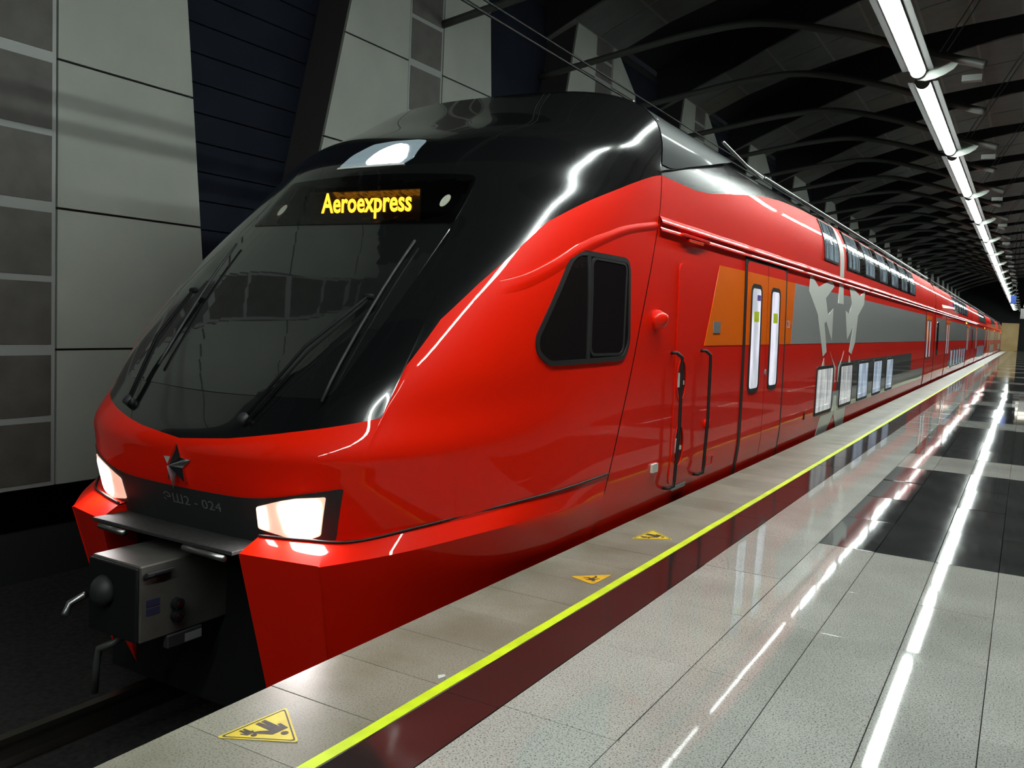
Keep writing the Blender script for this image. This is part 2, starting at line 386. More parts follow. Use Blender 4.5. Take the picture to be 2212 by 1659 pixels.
# ================================================================ the platform
PER = 6.0                                  # bay of the hall
floor = link('floor', joined('floor', [box_vf(-2.58, 8, -6, 132, -1.3, -.031)]), 'joint')
tag(floor, 'station platform floor of pale and dark polished granite tiles', kind='structure')
TILE_CACHE = {}
def tile(name, x0, x1, y0, y1, m, tilt=.0016, gap=.0018, th=.03, bev=.0012):
    w_, d_ = x1-x0-2*gap, y1-y0-2*gap; key = (name, round(w_, 3), round(d_, 3), m)
    if key not in TILE_CACHE:
        me = bevel_box(name, -w_/2, w_/2, -d_/2, d_/2, -th, 0, bev); me.materials.append(M[m]); TILE_CACHE[key] = me
    o = bpy.data.objects.new(name, TILE_CACHE[key]); COL.objects.link(o); o.parent = floor
    o.location = ((x0+x1)/2, (y0+y1)/2, random.uniform(-.0006, .0006)); o.rotation_euler = (random.gauss(0, tilt), random.gauss(0, tilt), 0)
    return o
XE0, XE1, XY, XB0, XB1, XD = -2.625, -2.005, -2.06, -2.005, -1.735, -1.226
cols = [(XB1, XD)]+[(XD+.397*i, XD+.397*(i+1)) for i in range(6)]
white_rows = [(.40,1.27), (1.27,2.14), (2.14,3.01), (3.01,3.88), (3.88,4.75), (4.75,5.62), (5.62,6.77)]
Y_FAR = 30.77
for ci, (x0, x1) in enumerate(cols):
    for y0, y1 in white_rows:
        tile('floor_tile', x0, x1, y0, y1, 'tile_white', .0010)
    for k in range(4):
        b0 = 6.77+PER*k
        n = 4
        for j in range(n):
            y0, y1 = b0+4.63*j/n, b0+4.63*(j+1)/n
            tile('floor_tile', x0, x1, y0, y1, 'tile_white' if ci == 0 else 'tile_dark', .0022)
        tile('floor_tile', x0, x1, b0+4.63, b0+PER, 'tile_white', .0015)
y = .44
while y < 30.5:
    tile('edge_slab', XE0, XE1, y, y+.43, 'edge', .0012, .0016); y += .43
y = .40
while y < 30.2:
    tile('border_slab', XB0, XB1, y, y+.86, 'border', .0012, .0012); y += .86
far = []
def far_box(name, x0, x1, y0, y1, m): far.append((name, box_vf(x0, x1, y0, y1, -.03, 0), m))
for m, rects in (('tile_white', [(XB1, XD, Y_FAR, 131)]+[(XD, 1.156, 6.77+4.63+PER*k, 12.77+PER*k) for k in range(4, 20)]+[(1.156, 7.8, -5, 131), (XB1, 1.156, -5, .40)]),
                 ('tile_dark', [(XD, 1.156, 6.77+PER*k, 6.77+4.63+PER*k) for k in range(4, 20)]),
                 ('edge', [(XE0, XE1, 30.55, 131), (XE0, XE1, -5, .44)]), ('border', [(XB0, XB1, 30.55, 131), (XB0, XB1, -5, .40)])):
    o = link('far_'+{'tile_white':'pale_tiles','tile_dark':'dark_tiles','edge':'edge_slabs','border':'border_slabs'}[m],
             joined('far', [box_vf(a+.001, b-.001, c, d-.002, -.03, -.0005) for a, b, c, d in rects]), m, floor); o['kind'] = 'stuff'
# yellow safety line (tape), a little uneven
random.seed(3)
ts = np.concatenate([np.arange(.4, 12, .3), np.arange(12, 60, 1.5)])
V, Fa = [], []
for i, t in enumerate(ts):
    j = random.uniform(-.0025, .0025)
    V += [(XY-.002+j, t, .0012), (XB0-.003+j, t, .0012), (XY-.002+j, t, .0030), (XB0-.003+j, t, .0030)]
for i in range(len(ts)-1):
    a, b = i*4, i*4+4; Fa += [(a+2, a+3, b+3, b+2), (a, b, b+1, a+1), (a, a+2, b+2, b), (a+1, b+1, b+3, a+3)]
Fa += [(0,1,3,2), tuple(len(V)-4+q for q in (0,2,3,1))]
tag(link('safety_line', fix_normals(mesh('safety_line', V, Fa)), 'yellow'), 'bright yellow tape line running along the platform edge', 'floor line')
# triangular floor stickers
def to2(p, a, b, c, s): pass
def sticker(name, label, A, B, Cc, m, glyph, border=True):
    """A, B, Cc: corners on the floor; glyph: polygons in the triangle's own (right, up) unit frame, apex up."""
    A, B, Cc = (np.array(q) for q in (A, B, Cc)); cen = (A+B+Cc)/3
    t = thing(name, label, 'floor sticker', (cen[0], cen[1], 0), 'yellow warning stickers on the platform edge')
    tri = [tuple(A), tuple(B), tuple(Cc)]
    plate('sticker_sheet', round_poly(tri, .022), 2, .0010, .0022, m, t)
    if border:
        o_, i_ = round_poly(inset(tri, .008), .018), round_poly(inset(tri, .014), .015)
        n = len(o_); V = [(*p, .0027) for p in o_]+[(*p, .0027) for p in i_]+[(*p, .0020) for p in o_]+[(*p, .0020) for p in i_]
        Fa = []
        for i in range(n):
            k = (i+1) % n; Fa += [(i, k, n+k, n+i), (2*n+i, i, n+i, 3*n+i)][:1]+[(i, 2*n+i, 2*n+k, k), (n+i, n+k, 3*n+k, 3*n+i)]
        link('border_line', fix_normals(mesh('border_line', V, Fa)), 'print_black', t)
    up = A-(B+Cc)/2; right = (Cc-B)
    for nm, poly in glyph:
        pts = [tuple(cen+right*p[0]+up*p[1]) for p in poly]
        plate(nm, pts, 2, .0021, .0028, 'print_black', t)
    return t
def ell(cx, cy, rx, ry, n=14): return [(cx+rx*math.cos(2*math.pi*i/n), cy+ry*math.sin(2*math.pi*i/n)) for i in range(n)]
adult = [('adult_head', ell(.05,.30,.045,.055)), ('adult_body', [(-.06,.21),(.16,.21),(.18,.02),(.14,.0),(.12,.10),(.12,-.24),(.06,-.24),(.05,-.05),(.04,-.24),(-.02,-.24),(-.02,.08),(-.10,-.02),(-.16,-.06),(-.18,-.03)]),
         ('child_head', ell(-.20,.02,.035,.042)), ('child_body', [(-.25,-.04),(-.16,-.04),(-.13,-.10),(-.16,-.12),(-.165,-.24),(-.195,-.24),(-.205,-.15),(-.215,-.24),(-.245,-.24),(-.245,-.10),(-.27,-.16),(-.285,-.14)])]
run = [('runner_head', ell(.02,.27,.045,.05)), ('runner_body', [(-.05,.20),(.06,.21),(.15,.10),(.18,.12),(.19,.09),(.14,.05),(.07,.10),(.05,.02),(.13,-.08),(.12,-.22),(.07,-.22),(.07,-.10),(-.02,-.03),(-.08,-.12),(-.20,-.12),(-.20,-.08),(-.11,-.07),(-.06,.05),(-.09,.10),(-.14,.05),(-.17,.07),(-.11,.17)])]
sticker('warning_sticker', 'nearest yellow triangle sticker showing an adult holding a child', (-2.185,2.300), (-2.455,2.150), (-2.425,2.480), 'sign_yellow', adult)
sticker('warning_sticker', 'worn amber triangle sticker with a running figure beside the yellow line', (-2.14,4.735), (-2.325,4.80), (-2.13,5.0), 'sign_amber', run, False)
sticker('warning_sticker', 'farthest yellow triangle sticker on the slabs beside the train cab', (-2.135,6.11), (-2.39,5.93), (-2.37,6.30), 'sign_yellow', adult)
tag(plate('paper_scrap', [(-2.12,3.09),(-2.10,3.115),(-2.085,3.10),(-2.095,3.06)], 2, .001, .004, 'paper'), 'tiny white paper scrap lying on the edge slabs', 'litter')
# ================================================================ the track
bed = link('track_bed', mesh('track_bed', *box_vf(-8.5, -2.58, -6, 132, -1.6, -1.28)), 'ballast'); tag(bed, 'dark ballast track bed below the platform', kind='structure')
XT = -4.42
for i, (s, lb) in enumerate(((-1, 'steel running rail on the wall side of the track'), (1, 'steel running rail on the platform side of the track'))):
    x = XT+s*.76
    prof = [(-.075,-1.28),(.075,-1.28),(.075,-1.262),(.012,-1.245),(.012,-1.145),(.036,-1.135),(.036,-1.10),(-.036,-1.10),(-.036,-1.135),(-.012,-1.145),(-.012,-1.245),(-.075,-1.262)]
    tag(plate('running_rail', [(x+p[0], p[1]) for p in prof], 1, -6, 131, 'rail'), lb, 'rail', 'running rails of the track')
# ================================================================ left wall, pilasters
wall = link('wall_left', mesh('wall_left', *box_vf(-8.7, -8.45, -12, 132, -1.6, 7.7)), 'wall_dark'); tag(wall, 'dark station wall behind the train', kind='structure')
ZR = [-.2, 1.09, 2.40, 3.745, 5.12, 6.40, 7.25]
def yR(z, c): return 6.505+PER*c-.094*(z-2.26)-(max(0, z-6.55)*1.5)
def yL(z, c): return 2.33+PER*c+.245*(z-3.59)
MS0, MS1 = 4.04, 4.86
for c in range(-3, 21):
    detailed = 0 <= c <= 3
    zs_ = [-.2, 6.55, 7.25]
    core = [(yL(-.2, c), -.2), (yR(-.2, c), -.2), (yR(6.55, c), 6.55), (yR(7.25, c), 7.25), (yL(7.25, c), 7.25)]
    p = plate('pilaster', core, 0, -8.46, -7.84, 'col_side', wall)
    if not detailed:
        plate('cladding', inset(core, .02), 0, -7.84, -7.80, 'col_panel', p); continue
    a, b = MS0+PER*c, MS1+PER*c; g = .011
    plate('strip_frame', [(a+.005, -.19), (b-.005, -.19), (b-.005, 7.2), (a+.005, 7.2)], 0, -7.84, -7.808, 'col_frame', p)
    for z0, z1 in zip(ZR[:-1], ZR[1:]):
        zz = [z0+g, z1-g] if not z0 < 6.55 < z1 else [z0+g, 6.55, z1-g]
        plate('cladding_panel', [(yL(z0+g, c), z0+g), (a-g, z0+g), (a-g, z1-g), (yL(z1-g, c), z1-g)], 0, -7.84, -7.80, 'col_panel', p)
        plate('cladding_panel', [(b+g, z0+g)]+[(yR(z, c), z) for z in zz]+[(b+g, z1-g)], 0, -7.84, -7.80, 'col_panel', p)
        zm = (z0+z1)/2
        for q0, q1 in ((z0+.05, zm-.03), (zm+.03, z1-.05)):
            plate('mesh_panel', [(a+.05, q0), (b-.045, q0), (b-.045, q1), (a+.05, q1)], 0, -7.83, -7.802, 'col_mesh', p)
z = 1.45
while z < 7.2:
    box('niche_board', -8.45, -8.37, 6.0, 9.4, z, z+.318, 'navy', wall, .006); z += .33
link('niche_lining', joined('niche_lining', [box_vf(-8.45, -8.40, yR(3, c)-.4, yL(5, c+1)+.4, -.2, 7.5) for c in range(1, 20)]), 'navy', wall)
# ================================================================ vaulted ceiling
def vz(x): return 9.4-.0254*(x-1.5)**2
XV = np.linspace(-8.5, 11.5, 41)
def flare(x): return 1.15*min(1.0, max(0.0, (x+6.5)/5.5))      # the ribs widen towards the middle of the hall
def vault_strip(y0, y1, dz, th, fl=0):
    V, Fa = [], []
    for i, x in enumerate(XV):
        for yy in (y0-fl*flare(x), y1+fl*flare(x)): V += [(x, yy, vz(x)+dz), (x, yy, vz(x)+dz+th)]
    n = 4
    for i in range(len(XV)-1):
        a, b = i*n, (i+1)*n
        Fa += [(a, a+2, b+2, b), (a+1, b+1, b+3, a+3), (a, b, b+1, a+1), (a+2, a+3, b+3, b+2)]
    Fa += [(0,1,3,2), tuple(len(V)-4+q for q in (0,2,3,1))]
    return V, Fa
ceiling = link('ceiling', fix_normals(mesh('ceiling', *vault_strip(-12, 132, 1.0, .2))), 'vault_dark'); tag(ceiling, 'dark barrel vault ceiling with grey panelled ribs', kind='structure')
for c in range(-2, 21):
    y0, y1 = 3.0+PER*c, 5.2+PER*c
    rb = link('vault_rib', fix_normals(mesh('vault_rib', *vault_strip(y0, y1, .02, 1.0, 1))), 'rib_side', ceiling)
    if 1 <= c <= 6:
        for j in range(10):
            for q in range(2):
                xa, xb = -7.8+j*1.02, -7.8+(j+1)*1.02; gx = .03; ym = (y0+y1)/2
                V = []
                for dz in (0, .02):
                    fa_, fb_ = 1.1+flare(xa+gx), 1.1+flare(xb-gx)
                    for xx, yy in (((xa+gx, ym-fa_+gx), (xb-gx, ym-fb_+gx), (xb-gx, ym-gx), (xa+gx, ym-gx)) if q == 0 else ((xa+gx, ym+gx), (xb-gx, ym+gx), (xb-gx, ym+fb_-gx), (xa+gx, ym+fa_-gx))): V.append((xx, yy, vz(xx)+dz))
                link('vault_panel', mesh('vault_panel', V, [(3,2,1,0), (4,5,6,7), (0,1,5,4), (1,2,6,5), (2,3,7,6), (3,0,4,7)]), 'rib_panel_b' if (j*3+q*2+c) % 5 == 0 else 'rib_panel', rb)
        V, Fa = vault_strip(y0+.01, y1-.01, .008, .012, 1); fr = link('panel_frame', fix_normals(mesh('panel_frame', V, Fa)), 'rib_frame', rb)
    else:
        V, Fa = vault_strip(y0+.02, y1-.02, -.005, .025, 1); link('soffit', fix_normals(mesh('soffit', V, Fa)), 'rib_panel', rb)
# ================================================================ row of tubular luminaires and their arched pipes
XL, ZL, RL = -1.61, 5.30, .090
arc = spline([(-7.85,5.85), (-6.1,6.12), (-5.0,6.27), (-3.9,6.30), (-2.6,5.98), (-1.6,5.61), (-.95,5.40), (-.78,5.34)], 6)
ORD = ['nearest','second','third','fourth','fifth','sixth','seventh','eighth','ninth','tenth','eleventh','twelfth','thirteenth','fourteenth','fifteenth','sixteenth','seventeenth','eighteenth','nineteenth','twentieth','twenty-first']
tube_me = None; lum0 = None
for k in range(-4, 19):
    y0 = 14.32+PER*k
    if lum0 is None:
        t = thing('tube_luminaire', '', 'ceiling light', (XL, y0, ZL), 'tubular luminaires hung in a row above the platform'); lum0 = t
        for j in range(3):
            a, b = y0+j*1.783+.006, y0+(j+1)*1.783-.006
            v, f = tube_vf([(XL, a, ZL), (XL, b, ZL)], RL, 20); link('light_tube', mesh('light_tube', v, f), 'tube', t, True)
        for yy in (y0-.02, y0+5.35):
            v, f = tube_vf([(XL, yy-.012, ZL), (XL, yy+.012, ZL)], RL+.012, 20); link('end_collar', mesh('end_collar', v, f), 'tube_end', t)
        for j in (1, 2):
            yy = y0+j*1.783; v, f = tube_vf([(XL, yy-.011, ZL), (XL, yy+.011, ZL)], RL+.007, 20); link('joint_ring', mesh('joint_ring', v, f), 'tube_end', t)
        # opaque housing over the upper half
        V, Fa = [], []; nn = 12
        for yy in (y0-.03, y0+5.36):
            for i in range(nn+1):
                an = math.radians(-8+196*i/nn)
                for r in (RL+.008, RL+.02): V.append((XL+math.cos(an)*r, yy, ZL+math.sin(an)*r))
        s = 2*(nn+1)
        for i in range(nn):
            a, b = 2*i, 2*i+2
            Fa += [(a, s+a, s+b, b), (a+1, b+1, s+b+1, s+a+1), (a, b, b+1, a+1), (s+a, s+a+1, s+b+1, s+b)]
        Fa += [(0,1,s+1,s), (2*nn, s+2*nn, s+2*nn+1, 2*nn+1)]
        link('housing', fix_normals(mesh('housing', V, Fa)), 'tube_end', t)
        for sx in (-1, 1):  # made-up wings beside the tubes, added to block upward light from the vault
            a_, b_ = sorted((XL+sx*(RL+.004), XL+sx*(RL+.115)))
            v, f = box_vf(a_, b_, y0-.03, y0+5.36, ZL+.004, ZL+.014); link('light_cutoff_wing', mesh('light_cutoff_wing', v, f), 'wing', t)
        ye = y0+5.43
        fin = [(XL-.12,5.34), (XL+.0,5.185), (XL+.10,5.17), (XL+.22,5.19), (XL+.34,5.235), (XL+.45,5.30), (XL+.50,5.37), (XL+.3,5.44), (XL-.05,5.56), (XL-.16,5.48)]
        plate('fin_plate', fin, 1, ye-.02, ye+.02, 'fin', t)
        v, f = box_vf(-1.05, -.80, ye-.06, ye+.06, 5.11, 5.19); link('end_bracket', mesh('end_bracket', v, f), 'pipe', t)
        for dx in (0, .09):
            v, f = tube_vf([(-1.36+dx, ye, 5.55), (.75+dx, ye, 9.3)], .008, 6); link('suspension_rod', mesh('suspension_rod', v, f), 'bar_steel', t)
    else:
        t = copy_tree(lum0); t.location = (XL, y0, ZL)
    t['label'] = (f'{ORD[k+1]} tubular white light in the row above the platform, counted from the camera' if k >= -1 else
                  ['white tubular light above the platform far behind the camera', 'white tubular light above the platform behind the camera', 'white tubular light overhead of the camera'][k+4])
PM = []
for q in (arc, arc[:-5]):
    v, f = tube_vf([(p[0], 0, p[1]) for p in q], .06, 8); me = mesh('arched_pipe', v, f); me.materials.append(M['pipe']); PM.append(me)
for k in range(0, 21):
    o = link('arched_pipe', PM[0 if k % 2 else 1], None, None, True); o.location = (0, 13.75+3*(k-1)+.09, 0)
    tag(o, f'{ORD[k]} grey pipe arching from the wall to the light row, counted from the cab', 'pipe', 'arched pipes spanning from the wall to the lights')
for c in range(2, 9):
    yy = 4.0+PER*c; xx = .1
    box('vault_box', xx-.55, xx-.15, yy-.25, yy+.25, vz(xx)-.28, vz(xx)-.02, 'box_grey', ceiling, .02)
    tube('vault_box_bracket', [(xx-.05, yy, vz(xx)-.16), (xx+.5, yy, vz(xx)-.16)], .07, 'box_grey', ceiling, 8)
# overhead wires
def wire(name, label, pts, r): tag(tube(name, pts, r, 'wire', n=6), label, 'wire', 'overhead wires above the train')
wire('contact_wire', 'lower black overhead contact wire above the train roof', [(XT,y,4.30) for y in (-6,20,60,125)], .012)
wire('messenger_wire', 'upper black overhead wire running parallel above the train', [(XT,y,z) for y, z in ((-6,4.42),(20,4.40),(60,4.42),(125,4.42))], .010)
for i, yy in enumerate((22.0, 28.0)):
    tag(tube('catenary_arm', [(-7.8,yy,4.9), (-6.6,yy,4.75), (-5.2,yy,4.5), (-4.42,yy,4.32)], .025, 'pipe'), ['nearer','farther'][i]+' bracket arm holding the overhead wire over the track', 'bracket arm', 'brackets of the overhead wire')
# far end of the hall
end = link('wall_back', joined('wall_back', [box_vf(-8.7, -2.9, 131, 131.4, -1.6, 9.5), box_vf(-2.9, 8, 131, 131.4, 3.6, 9.5), box_vf(-.9, 8, 131, 131.4, -.1, 3.6)]), 'wall_dark'); tag(end, 'dark end wall of the station hall', kind='structure')
ew = link('end_panel', mesh('end_panel', *box_vf(-2.9, -.9, 130.9, 131.2, 0, 3.6)), 'tan', end)
t = thing('hanging_sign', 'small blue hanging sign under the far end of the light row', 'sign', (-.9, 70, 4.0))
box('sign_face', -1.15, -.80, 69.95, 70.05, 4.0, 4.6, 'blue_sign', t, .01)
for x in (-1.1, -.85): tube('hanger', [(x,70,4.58), (x,70,9.3)], .02, 'pipe', t, 6)
t = thing('lit_sign', 'small warm white lit sign at the far right of the hall', 'sign', (0, 80, 3.2))
box('sign_face', -.35, .55, 79.95, 80.05, 4.1, 4.5, 'lit_sign', t, .01); box('sign_board', -.55, .6, 79.96, 80.06, 3.2, 4.0, 'box_grey', t, .01)
for x in (-.3, .5): tube('hanger', [(x,80,3.9), (x,80,9.4)], .02, 'pipe', t, 6)
# ================================================================ the train (car frame: X across, platform side positive, centred on the track)
COACH_SEC = [(1.636,3.05),(1.598,3.15),(1.548,3.26),(1.47,3.35),(1.34,3.44),(1.1,3.497),(.6,3.53),(0,3.54)]
CW, CZ, CH, CN = float(wside(2.92)), 2.92, .70, 3.1     # section of the cab cap
def cap_pt(a): return CW*max(0, math.cos(a))**(2/CN), CZ+CH*max(0, math.sin(a))**(2/CN)
ZBASE = -1.10
def seam_y(z):
    return float(np.interp(z, [-.95,-.02]+list(KN[:8,3])+[2.65,2.84,3.05,9], [5.46,5.87]+list(KN[:8,2])+[6.97,6.99,7.0,7.0]))
def side_map(y, z):
    zz = np.array([p[0] for p in PROF_W]+[p[1] for p in COACH_SEC[1:]]); ww = np.array([p[1] for p in PROF_W]+[p[0] for p in COACH_SEC[1:]])
    w_ = float(np.interp(z, zz, ww)); d = (float(np.interp(z+.03, zz, ww))-float(np.interp(z-.03, zz, ww)))/.06
    n = np.array([1, 0, -d]); return np.array([w_, y, z]), n/np.linalg.norm(n)
def front_map(x, z): return nose_uv(*front_uv(x, z))
def cab_side_map(y, z): return nose_uv(*side_uv(y, z))
def grid_mesh(name, P, flip=False):
    """P: [rows, cols, 3] -> quads."""
    r, c = P.shape[:2]; V = P.reshape(-1, 3); Fa = []
    for i in range(r-1):
        for j in range(c-1):
            q = (i*c+j, i*c+j+1, (i+1)*c+j+1, (i+1)*c+j); Fa.append(q[::-1] if flip else q)
    return mesh(name, V, Fa)
# ---- profile of a car, as a curve by arc length from the skirt to the roof's middle
prof = np.array([(p[1], p[0]) for p in PROF_W]+COACH_SEC[1:]); fine = []
for i in range(len(prof)-1):
    for t in np.linspace(0, 1, 6, endpoint=False): fine.append(prof[i]*(1-t)+prof[i+1]*t)
fine.append(prof[-1]); fine = np.array(fine)
k_ = np.ones(7)/7; sm = fine.copy()
sm[3:-3] = np.stack([np.convolve(fine[:,0], k_, 'valid'), np.convolve(fine[:,1], k_, 'valid')], -1); sm[:9] = fine[:9]
PS = np.concatenate([[0], np.cumsum(np.linalg.norm(np.diff(sm, axis=0), axis=1))])
def prof_at(s): return np.interp(s, PS, sm[:,0]), np.interp(s, PS, sm[:,1])
def s_of_z(z): return float(np.interp(z, sm[:,1], PS))
def car_shell(parent, y_end, start, zb, names, mats, ny):
    """Lower painted body and dark roof, split along zb(y); start(z) gives the front end."""
    for sgn in (1, -1):
        for which in (0, 1):
            rows = []
            for t in np.linspace(0, 1, 34 if which == 0 else 16):
                row = []
                for f in np.linspace(0, 1, ny):
                    # position along the car first, then the split height there
                    yy0 = start(0)*(1-f)+y_end*f; sb = s_of_z(zb(yy0))
                    s = t*sb if which == 0 else sb+(PS[-1]-sb)*t
                    x, z = prof_at(s); y0 = start(z); y = y0*(1-f)+y_end*f
                    row.append((sgn*x, y, z))
                rows.append(row)
            o = link(names[which], grid_mesh(names[which], np.array(rows), flip=(sgn > 0)), mats[which], parent, True)
def ring(name, outer, d, mapper, m, parent, off=.012, depth=.016, step=.3):
    return conform(name, outer, mapper, m, parent, off, depth, step, holes=[inset(outer, d)])
# ---- cab car -----------------------------------------------------------------
Y1 = 32.75
cab = thing('cab_car', 'red and black sloping front car of the airport train beside the platform', 'train car', (XT, 3.1, ZBASE))
CO = (0, -cab.location.y, -ZBASE)
_link = link
def link(name, me, m, parent=None, smooth=False):
    o = _link(name, me, m, parent, smooth)
    if parent is not None and parent.get('car'): o.location = (0, -parent['y0'], -ZBASE)
    return o
cab['car'] = 1; cab['y0'] = 3.1
def zb_cab(y): return float(np.interp(y, [7, 8.3, 9.5, 10.6, 12, 14, 40], [2.83, 3.0, 3.14, 3.23, 3.29, 3.33, 3.36]))
car_shell(cab, Y1, lambda z: seam_y(z)+.018, zb_cab, ('body_shell', 'roof'), ('red', 'roof'), 60)
# dark seam between cab module and body
V = []
sz = np.linspace(-.95, 2.92, 40)
sec = [(float(wside(z))-.012, seam_y(z), z) for z in sz]
th = np.linspace(0, math.pi/2, 20)[1:]
sec += [(cap_pt(a)[0]-.012*math.cos(a), 7.0, cap_pt(a)[1]-.012) for a in th]
rows = [[(s*p[0], p[1]+dy, p[2]) for p in sec] for dy in (-.03, .05) for s in (1,)]
link('seam_gasket', grid_mesh('seam_gasket', np.array(rows)), 'rubber', cab)
# nose shell: red below, black mask above, split along the mask's edge
edge_uv = [(0.0, .250)]+[front_uv(x, z) for x, z in ((.4,.80), (.8,.87), (1.16,.95))]
cu, cv = front_uv(1.235, .975)
edge_uv += [(cu, cv)]+[side_uv(y, z) for y, z in ((4.13,1.27), (4.43,1.557), (4.72,1.80), (5.35,2.255), (5.84,2.477), (6.35,2.655), (6.99,2.828))]
eu = [edge_uv[0][0]]; ev = [edge_uv[0][1]]
for a, b in edge_uv[1:]:
    eu.append(max(a, eu[-1]+.004)); ev.append(b)
eu[-1] = 1.0
ucols = sorted(set(list(np.round(np.linspace(0, 1, 110), 4))+eu)); ucols = np.array([-u for u in ucols[:0:-1]]+list(ucols))
VB = np.interp(np.abs(ucols), eu, ev)
def nose_grid(v0, v1, nrow):
    P = np.zeros((nrow, len(ucols), 3))
    for j, u in enumerate(ucols):
        a = v0[j] if hasattr(v0, '__len__') else v0; b = v1[j] if hasattr(v1, '__len__') else v1
        for i, t in enumerate(np.linspace(0, 1, nrow)): P[i, j] = _bil(G, float(u), float(a+(b-a)*t))
    return P
link('nose_shell', grid_mesh('nose_shell', nose_grid(0.0, VB, 40)), 'red', cab, True)
bmk = link('black_mask', grid_mesh('black_mask', nose_grid(VB, 1.0, 70)), 'black', cab, True)
bm = bmesh.new(); bm.from_mesh(bmk.data)          # opening behind the display window
bmesh.ops.delete(bm, geom=[f for f in bm.faces if all(abs(v.co.x) < .92 and 2.225 < v.co.z < 2.58 and v.co.y < 5.7 for v in f.verts)], context='FACES')
bm.to_mesh(bmk.data); bm.free()
# swage line running from the gutter forward to the mask
rows = []
for k, (y, z) in enumerate(spline([(4.83,1.825),(5.0,1.876),(5.29,2.0),(5.56,2.125),(5.875,2.235),(6.34,2.36),(6.92,2.452)], 8)):
    p, n = cab_side_map(float(y), float(z)); p, n = np.array(p), np.array(n); t_ = np.array([0, 0, 1.])-n*n[2]; t_ /= np.linalg.norm(t_)
    base = math.degrees(math.asin(n[2])); wob = .9*math.sin(k*.8)+.7*math.sin(k*.31+1); grow = min(1, k/8); x, v_ = .012*grow, -.05
    row = [(-.004, -.10), (x*.6, -.07), (x, -.05)]
    for ang, L_ in ((8,.008), (20,.008), (25,.012), (29,.012), (34,.010)):
        a = math.radians(max(0, ang-base+wob))*grow; x -= math.sin(a)*L_; v_ += math.cos(a)*L_; row.append((x, v_))
    row.append((-.006, v_+.012)); rows.append([p+n*a_+t_*b_ for a_, b_ in row])
link('swage_line', grid_mesh('swage_line', np.array(rows), True), 'red', cab, True)
# windscreen with its destination display and wipers
ws = conform('windscreen', round_poly([(-.93,1.06), (0,1.03), (.93,1.06), (1.0,1.7), (.97,2.2), (-.97,2.2), (-1.0,1.7)], [.08,.3,.08,.4,.03,.03,.4]), front_map, 'glass', cab, .004, .02, .10)
up = conform('display_window', round_poly([(-.965,2.215), (.965,2.215), (.93,2.60), (0,2.64), (-.93,2.60)], [.03,.03,.08,.4,.08]), front_map, 'clear_glass', cab, .004, .006, .10)
def led_map(x, z): return np.array([x, 5.235, z]), np.array([0, -1.0, 0])
box('led_panel', -.60, .50, 5.237, 5.26, 2.235, 2.505, 'led_back', up, .004)
text_on('led_text', 'Aeroexpress', -.02, 2.392, .89, .205, led_map, 'led', up, .002, bold=.022)
link('display_housing', joined('display_housing', [box_vf(-.95, .95, 5.60, 5.63, 2.19, 2.60), box_vf(-.92, .92, 5.12, 5.60, 2.19, 2.2), extrude_vf([(5.13,2.2),(5.62,2.2),(5.62,2.60),(5.42,2.60)], 0, -.90, -.88), extrude_vf([(5.13,2.2),(5.62,2.2),(5.62,2.60),(5.42,2.60)], 0, .88, .90), box_vf(-.90, .90, 5.42, 5.62, 2.60, 2.61)]), 'black_matt', up)
for x, z in ((-.76, 2.35), (.79, 2.39)): conform('marker_dot', ell(x, z, .034, .048), front_map, 'marker', up, .007, .004, .2)
def on_nose(x, z, off):
    p, n = front_map(x, z); return tuple(np.array(p)+np.array(n)*off)
def wiper(piv, mid, joint, top, bot):
    arm = tube('wiper', [on_nose(*piv, .03), on_nose(*mid, .07), on_nose(*joint, .06)], .011, 'black_matt', cab, 8)
    d = .035
    tube('wiper_arm', [on_nose(piv[0]+d, piv[1]-.02, .03), on_nose(mid[0]+d, mid[1]-.02, .06), on_nose(joint[0]+.01, joint[1]-.02, .055)], .008, 'black_matt', arm, 8)
    n = 10; pts = [on_nose(bot[0]+(top[0]-bot[0])*t, bot[1]+(top[1]-bot[1])*t, .035) for t in np.linspace(0, 1, n)]
    tube('wiper_blade', pts, .010, 'dark_plastic', arm, 6)
    tube('pivot_cap', [on_nose(*piv, -.01), on_nose(*piv, .045)], .035, 'dark_plastic', arm, 12)
    tube('joint_clip', [on_nose(joint[0]-.03, joint[1], .055), on_nose(joint[0]+.03, joint[1], .055)], .02, 'black_matt', arm, 8)
wiper((.447,.90), (.60,1.30), (.80,1.64), (.81,2.05), (.905,1.03))
wiper((-.66,.91), (-.80,1.30), (-.84,1.64), (-.885,2.03), (-.60,1.14))
# roof lamp in the brow
lampP = [(-.41,2.708), (.24,2.717), (.29,2.768), (.235,2.945), (.13,2.962), (-.13,2.962), (-.29,2.940), (-.375,2.83)]
la = conform('roof_lamp', round_poly(lampP, .02), front_map, 'reflector', cab, .004, .01, .1)
conform('lamp_bulb', round_poly([(-.16,2.725), (.20,2.730), (.22,2.78), (.12,2.90), (-.02,2.925), (-.12,2.86)], .05), front_map, 'roof_lamp', la, .008, .006, .1)
conform('lamp_edge', round_poly([(-.42,2.695), (.25,2.703), (.25,2.715), (-.41,2.708)], .004), front_map, 'white', la, .008, .006, .1)
